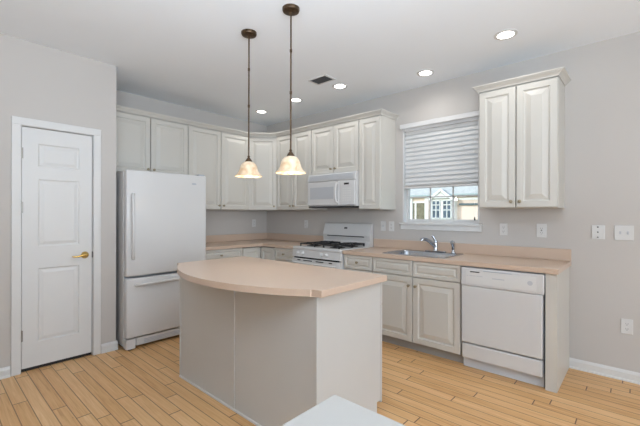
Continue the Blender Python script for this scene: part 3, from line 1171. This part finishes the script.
obj('handle', bm, M['appliance'], d1, smooth=True)
bm = NB()
tube(bm, [(0.085, -0.880, 0.625), (0.095, -0.905, 0.630), (0.120, -0.920, 0.633), (WF / 2, -0.930, 0.640), (WF - 0.120, -0.920, 0.633), (WF - 0.095, -0.905, 0.630), (WF - 0.085, -0.880, 0.625)],
     0.014, 12, radii=[0.018, 0.016, 0.015, 0.015, 0.015, 0.016, 0.018])
obj('handle', bm, M['appliance'], d2, smooth=True)
bm = NB()
lathe(bm, [(0.5, 0.0), (0.5, -0.0025), (0.44, -0.0035)], 28, (0, 0, 0), 'Y')
for v in bm.verts:
    v.co.x *= 0.055; v.co.z *= 0.020
bmesh.ops.translate(bm, verts=bm.verts[:], vec=(WF - 0.150, -0.8815, 1.640))
obj('badge', bm, M['appliance_grey'], d1, label='small grey oval badge')
bm = NB(); box(bm, 0.10, WF - 0.03, -0.862, -0.800, 0.030, 0.105, 0.004)
gk = obj('toe_grille', bm, M['appliance'], fr)
bm = NB()
for k in range(3):
    box(bm, 0.17, WF - 0.06, -0.864, -0.861, 0.045 + k * 0.014, 0.052 + k * 0.014)
obj('grille_slots', bm, M['appliance_grey'], gk)
bm = NB(); box(bm, 0.002, 0.088, -0.876, -0.800, 0.012, 0.108, 0.006, 2)
obj('foot_cover', bm, M['appliance'], fr)
for x_ in (0.045, WF - 0.045):
    for y_ in (-0.84, -0.12):
        bm = NB(); lathe(bm, [(0.020, 0.0), (0.020, 0.022), (0.008, 0.022), (0.008, 0.05)], 14, (x_, y_, 0))
        obj('foot', bm, M['black'], fr, label='black levelling foot')
bm = NB(); box(bm, WF - 0.090, WF - 0.015, -0.870, -0.780, 1.7375, 1.752, 0.003)
obj('hinge_cover', bm, M['appliance_grey'], fr)

# ------------------------------------------------------------------ island
ix0, ix1, iy0, iy1 = -2.340, -1.724, -3.242, -1.747
isl = thing('kitchen_island', 'off-white kitchen island cabinet with plain back panels in mid-room', 'kitchen island', (ix0, iy0, 0))
dx, dy = ix1 - ix0, iy1 - iy0
bm = NB(); box(bm, 0.008, dx, 0.008, dy, TK, CH - 0.001)
box(bm, 0.008, dx - 0.040, 0.008, dy, 0, TK)
obj('body', bm, M['island'], isl)
ym = -2.493 - iy0
for a, b in ((0.0, ym - 0.001), (ym + 0.001, dy)):
    bm = NB(); box(bm, 0.0, 0.008, a, b, 0.0, CH - 0.001)
    obj('back_panel', bm, M['island'], isl)
for a, b, c in ((ym - 0.009, ym + 0.009, 0.0), (-0.004, 0.010, 0.004), (dy - 0.014, dy, 0.0)):
    bm = NB(); box(bm, -0.007, c, a, b, 0.0, CH - 0.002, 0.002)
    obj('batten', bm, M['island'], isl)
bm = NB(); box(bm, -0.010, 0.0, -0.004, dy, 0.0, 0.018, 0.003)
obj('shoe_moulding', bm, M['trim'], isl)
bm = NB(); prism(bm, [(0.008, 0), (dx, 0), (dx, 0.008), (0.008, 0.008)], TK, CH - 0.001)
prism(bm, [(0.008, 0), (dx - 0.040, 0), (dx - 0.040, 0.008), (0.008, 0.008)], 0, TK)
obj('side_panel', bm, M['island'], isl)
# doors on the working side (facing +X)
for k in range(3):
    t0, t1 = 0.004 + k * dy / 3, (k + 1) * dy / 3 - 0.002
    for nm, za, zc, rg in (('door', TK - 0.02, DB - 0.006, DOOR_RINGS), ('drawer', DB, DT, DRAWER_RINGS)):
        bm = NB()
        ring_panel(bm, t0, t1, za, zc, -0.032, rg, back=-0.011)
        o = obj(nm, bm, M['island'], isl, loc=(dx, 0, 0), rotz=PI / 2)
        add_knob(o, (t0 + t1) / 2 if nm == 'drawer' else t1 - 0.035, -0.032, (DB + DT) / 2 if nm == 'drawer' else 0.635)

pts = [(-1.692, -1.703), (-2.345, -1.703), (-2.357, -1.768)]
Rr = 1.289
cxx = -2.585 + Rr
a1 = math.asin(0.722 / Rr)
for k in range(25):
    a = a1 - 2 * a1 * k / 24
    pts.append((cxx - Rr * math.cos(a), -2.490 + Rr * math.sin(a)))
pts += [(-2.357, -3.215), (-2.345, -3.277), (-1.700, -3.277)]
bm = NB()
prism(bm, pts, CH, CT, 0.003)
tag(obj('island_countertop', bm, M['laminate']), 'peach laminate island top with a bowed seating edge', 'countertop')

# ------------------------------------------------------------------ white table in the foreground
tb = thing('dining_table', 'white table whose corner shows at the bottom edge in front of the island', 'table', (-2.858, -3.790, 0))
bm = NB(); box(bm, -0.90, 0, -1.30, 0, 0.712, 0.740, 0.003, 2)
obj('tabletop', bm, M['table'], tb)
bm = NB()
for a, b, c, d_ in ((-0.85, -0.05, -0.07, -0.05), (-0.85, -0.05, -1.25, -1.23), (-0.85, -0.83, -1.23, -0.07), (-0.07, -0.05, -1.23, -0.07)):
    box(bm, a, b, c, d_, 0.63, 0.711)
obj('apron', bm, M['table'], tb)
for a, b in ((-0.09, -0.09), (-0.81, -0.09), (-0.09, -1.21), (-0.81, -1.21)):
    bm = NB(); box(bm, a - 0.030, a + 0.030, b - 0.030, b + 0.030, 0, 0.711, 0.004)
    obj('leg', bm, M['table'], tb)


# ------------------------------------------------------------------ wall plates
def plate(label, loc, rotz, w, h, kind, cat='outlet', name='wall_outlet'):
    t = thing(name, label, cat, loc, rotz)
    bm = NB(); box(bm, -w / 2, w / 2, -0.006, -0.0005, -h / 2, h / 2, 0.002, 2)
    obj('cover_plate', bm, M['plate'], t)
    if kind == 'duplex':
        for s_ in (-1, 1):
            bm = NB()
            prism_pts = rrect(-0.016, 0.016, -0.013, 0.013, 0.009, 4)
            f = [bm.verts.new((p[0], -0.0080, s_ * 0.020 + p[1])) for p in prism_pts]
            g = [bm.verts.new((p[0], -0.0058, s_ * 0.020 + p[1])) for p in prism_pts]
            bm.faces.new(f); bm.faces.new(g)
            for i in range(len(f)):
                bm.faces.new((f[i], f[(i + 1) % len(f)], g[(i + 1) % len(f)], g[i]))
            rcp = obj('receptacle', bm, M['plate'], t)
            bm = NB()
            box(bm, -0.008, -0.0055, -0.0086, -0.0078, s_ * 0.020 - 0.002, s_ * 0.020 + 0.008)
            box(bm, 0.0055, 0.008, -0.0086, -0.0078, s_ * 0.020 - 0.002, s_ * 0.020 + 0.008)
            box(bm, -0.003, 0.003, -0.0086, -0.0078, s_ * 0.020 - 0.010, s_ * 0.020 - 0.005)
            obj('slots', bm, M['slot'], rcp, label='dark socket slots')
    elif kind == 'gfci':
        bm = NB(); box(bm, -0.0165, 0.0165, -0.0085, -0.0058, -0.033, 0.033, 0.001)
        rcp = obj('receptacle', bm, M['plate'], t)
        bm = NB()
        for s_ in (-1, 1):
            for x_ in (-0.007, 0.007):
                box(bm, x_ - 0.0013, x_ + 0.0013, -0.0092, -0.0083, s_ * 0.020 - 0.004, s_ * 0.020 + 0.006)
            box(bm, -0.003, 0.003, -0.0092, -0.0083, s_ * 0.020 - 0.012, s_ * 0.020 - 0.008)
        box(bm, -0.006, 0.006, -0.0095, -0.0083, -0.004, 0.004)
        obj('slots', bm, M['slot'], rcp, label='dark socket slots and test button')
    elif kind == 'toggles1' or kind == 'toggles2':
        xs_ = (0,) if kind == 'toggles1' else (-0.023, 0.023)
        for x_ in xs_:
            bm = NB()
            vs = box(bm, x_ - 0.0045, x_ + 0.0045, -0.016, -0.005, -0.004, 0.005, 0.001)
            box(bm, x_ - 0.006, x_ + 0.006, -0.0075, -0.0055, -0.012, 0.012)
            obj('toggle', bm, M['panel_grey'], t, label='grey toggle')
    elif kind == 'jacks':
        for z_ in (-0.042, 0.0, 0.042):
            bm = NB(); lathe(bm, [(0.0060, -0.005), (0.0060, -0.009), (0.0025, -0.011)], 12, (-0.004, 0, z_), 'Y')
            obj('jack', bm, M['slot'], t, label='small dark round jack')
    return t


plate('single light switch plate nearest the stove on the window wall', (0, -2.190, 1.173), R, 0.07, 0.115, 'toggles1', 'switch', 'light_switch')
plate('wall outlet left of the window, right of the single switch', (0, -2.303, 1.173), R, 0.07, 0.115, 'duplex')
plate('small wall outlet under the right cabinet, nearer the window', (0, -3.530, 1.172), R, 0.07, 0.115, 'duplex')
plate('wide-faced wall outlet under the right cabinet, nearer its outer edge', (0, -3.845, 1.170), R, 0.078, 0.122, 'gfci')
plate('square jack plate with three dark dots right of the cabinet', (0, -4.250, 1.170), R, 0.085, 0.115, 'jacks', 'wall plate', 'jack_plate')
plate('double switch plate at the far right of the wall', (0, -4.411, 1.170), R, 0.118, 0.118, 'toggles2', 'switch', 'light_switch')
plate('low wall outlet above the baseboard at the far right', (0, -4.430, 0.430), R, 0.074, 0.118, 'duplex')
plate('wall outlet behind the counter left of the gas range', (0, -0.890, 1.172), R, 0.07, 0.115, 'duplex')
plate('wall outlet on the back wall beside the corner', (-0.262, 0, 1.175), 0, 0.07, 0.115, 'duplex')

# ------------------------------------------------------------------ outside
bm = NB(); box(bm, 0.3, 80, -40, 50, -0.55, -0.45)
obj('ground', bm, M['lawn'], kind='structure')

nh = thing('neighbouring_house', 'cream neighbouring house with white gable seen through the window', 'house', (20, 0, -0.45))
GZ = 0.45
bm = NB(); box(bm, 0, 8, -6, 16, 0, 2.66 + GZ)
obj('wall', bm, M['siding'], nh)
bm = NB()
sweep = [(-0.5, 2.58 + GZ), (-0.5, 2.68 + GZ), (4.0, 6.2 + GZ), (8.5, 2.68 + GZ), (8.5, 2.58 + GZ)]
a_ = [bm.verts.new((p[0], -6.5, p[1])) for p in sweep]
b_ = [bm.verts.new((p[0], 16.5, p[1])) for p in sweep]
bm.faces.new(a_); bm.faces.new(list(reversed(b_)))
for i in range(5):
    bm.faces.new((a_[i], b_[i], b_[(i + 1) % 5], a_[(i + 1) % 5]))
obj('roof', bm, M['roof'], nh)
bm = NB(); box(bm, -0.56, -0.5, -6.5, 16.5, 2.58 + GZ, 2.68 + GZ)
obj('gutter', bm, M['gutter'], nh)
# gabled window bay
gc = 5.34
bay = NB(); box(bay, -0.7, 0, gc - 0.78, gc + 0.78, 0, 2.40 + GZ)
bay_o = obj('window_bay', bay, M['ext_white'], nh)
bm = NB()
tri = [(gc - 0.80, 2.40 + GZ), (gc, 3.00 + GZ), (gc + 0.80, 2.40 + GZ)]
a_ = [bm.verts.new((-0.85, p[0], p[1])) for p in tri]
b_ = [bm.verts.new((2.0, p[0], p[1])) for p in tri]
bm.faces.new(a_); bm.faces.new(list(reversed(b_)))
for i in range(3):
    bm.faces.new((a_[i], b_[i], b_[(i + 1) % 3], a_[(i + 1) % 3]))
gb = obj('gable', bm, M['roof'], nh)
bm = NB()
for s_ in (-1, 1):
    w0, w1 = Vector((-0.9, gc + s_ * 0.80, 2.42 + GZ)), Vector((-0.9, gc, 3.05 + GZ))
    vs = []
    for off in (0.0, -0.18):
        vs.append([bm.verts.new((x_, p.y, p.z + off)) for x_ in (-0.95, -0.83) for p in (w0, w1)])
    q = vs[0] + vs[1]
    for f in ((0, 1, 3, 2), (4, 6, 7, 5), (0, 4, 5, 1), (2, 3, 7, 6), (0, 2, 6, 4), (1, 5, 7, 3)):
        bm.faces.new([q[i] for i in f])
tri = [(gc - 0.45, 2.40 + GZ), (gc, 2.68 + GZ), (gc + 0.45, 2.40 + GZ)]
a_ = [bm.verts.new((-0.93, p[0], p[1])) for p in tri]
b_ = [bm.verts.new((-0.83, p[0], p[1])) for p in tri]
bm.faces.new(a_); bm.faces.new(list(reversed(b_)))
for i in range(3):
    bm.faces.new((a_[i], b_[i], b_[(i + 1) % 3], a_[(i + 1) % 3]))
obj('bargeboard', bm, M['ext_white'], gb, label='white bargeboards')
for s_ in (-1, 1):
    cy_ = gc + s_ * 0.37
    bm = NB(); box(bm, -0.74, -0.70, cy_ - 0.28, cy_ + 0.28, 1.10 + GZ, 2.26 + GZ)
    wv = obj('window', bm, M['ext_glass'], bay_o, label='dark panes')
    bm = NB()
    # muntin bars standing proud of the glass
    for z_ in (1.06, 1.60, 1.94, 2.22):
        box(bm, -0.78, -0.74, cy_ - 0.30, cy_ + 0.30, z_ + GZ, z_ + 0.05 + GZ)
    for y_ in (-0.30, -0.025, 0.25):
        box(bm, -0.78, -0.74, cy_ + y_, cy_ + y_ + 0.05, 1.06 + GZ, 2.27 + GZ)
    for v in bm.verts:
        pass
    # join the bars to the bay as its own part so that depth stays at two levels
    obj('window_bars', bm, M['ext_white'], bay_o)
# porch opening and white posts to the left
bm = NB(); box(bm, -0.02, 0.0, 6.78, 7.78, 0.95 + GZ, 2.14 + GZ)  # flat panel, shade of the porch interior put into its colour
obj('porch_opening', bm, M['ext_shade'], nh)
for y_ in (6.68, 7.90, 8.42):
    bm = NB(); box(bm, -0.16, -0.02, y_ - 0.13, y_ + 0.13, 0.0, 2.60 + GZ)
    obj('porch_post', bm, M['ext_white'], nh)
bm = NB(); box(bm, -0.05, 0, 7.50, 7.62, 0.95 + GZ, 2.14 + GZ)
obj('porch_mullion', bm, M['ext_white'], nh)
bm = NB(); box(bm, -0.06, 0, 6.72, 7.92, 2.14 + GZ, 2.26 + GZ)
obj('porch_lintel', bm, M['ext_white'], nh)
bm = NB(); box(bm, -0.05, 0, -6, 4.5, 2.28 + GZ, 2.44 + GZ)
obj('frieze_board', bm, M['ext_white'], nh)
# slate ledge over the garage to the right
bm = NB(); box(bm, -0.18, 0, 2.4, 4.40, 1.94 + GZ, 2.06 + GZ)
obj('garage_ledge', bm, M['slate'], nh)
bm = NB()
box(bm, -0.04, 0, 2.4, 4.6, 0.0, 1.90 + GZ)
obj('garage_door', bm, M['siding'], nh)
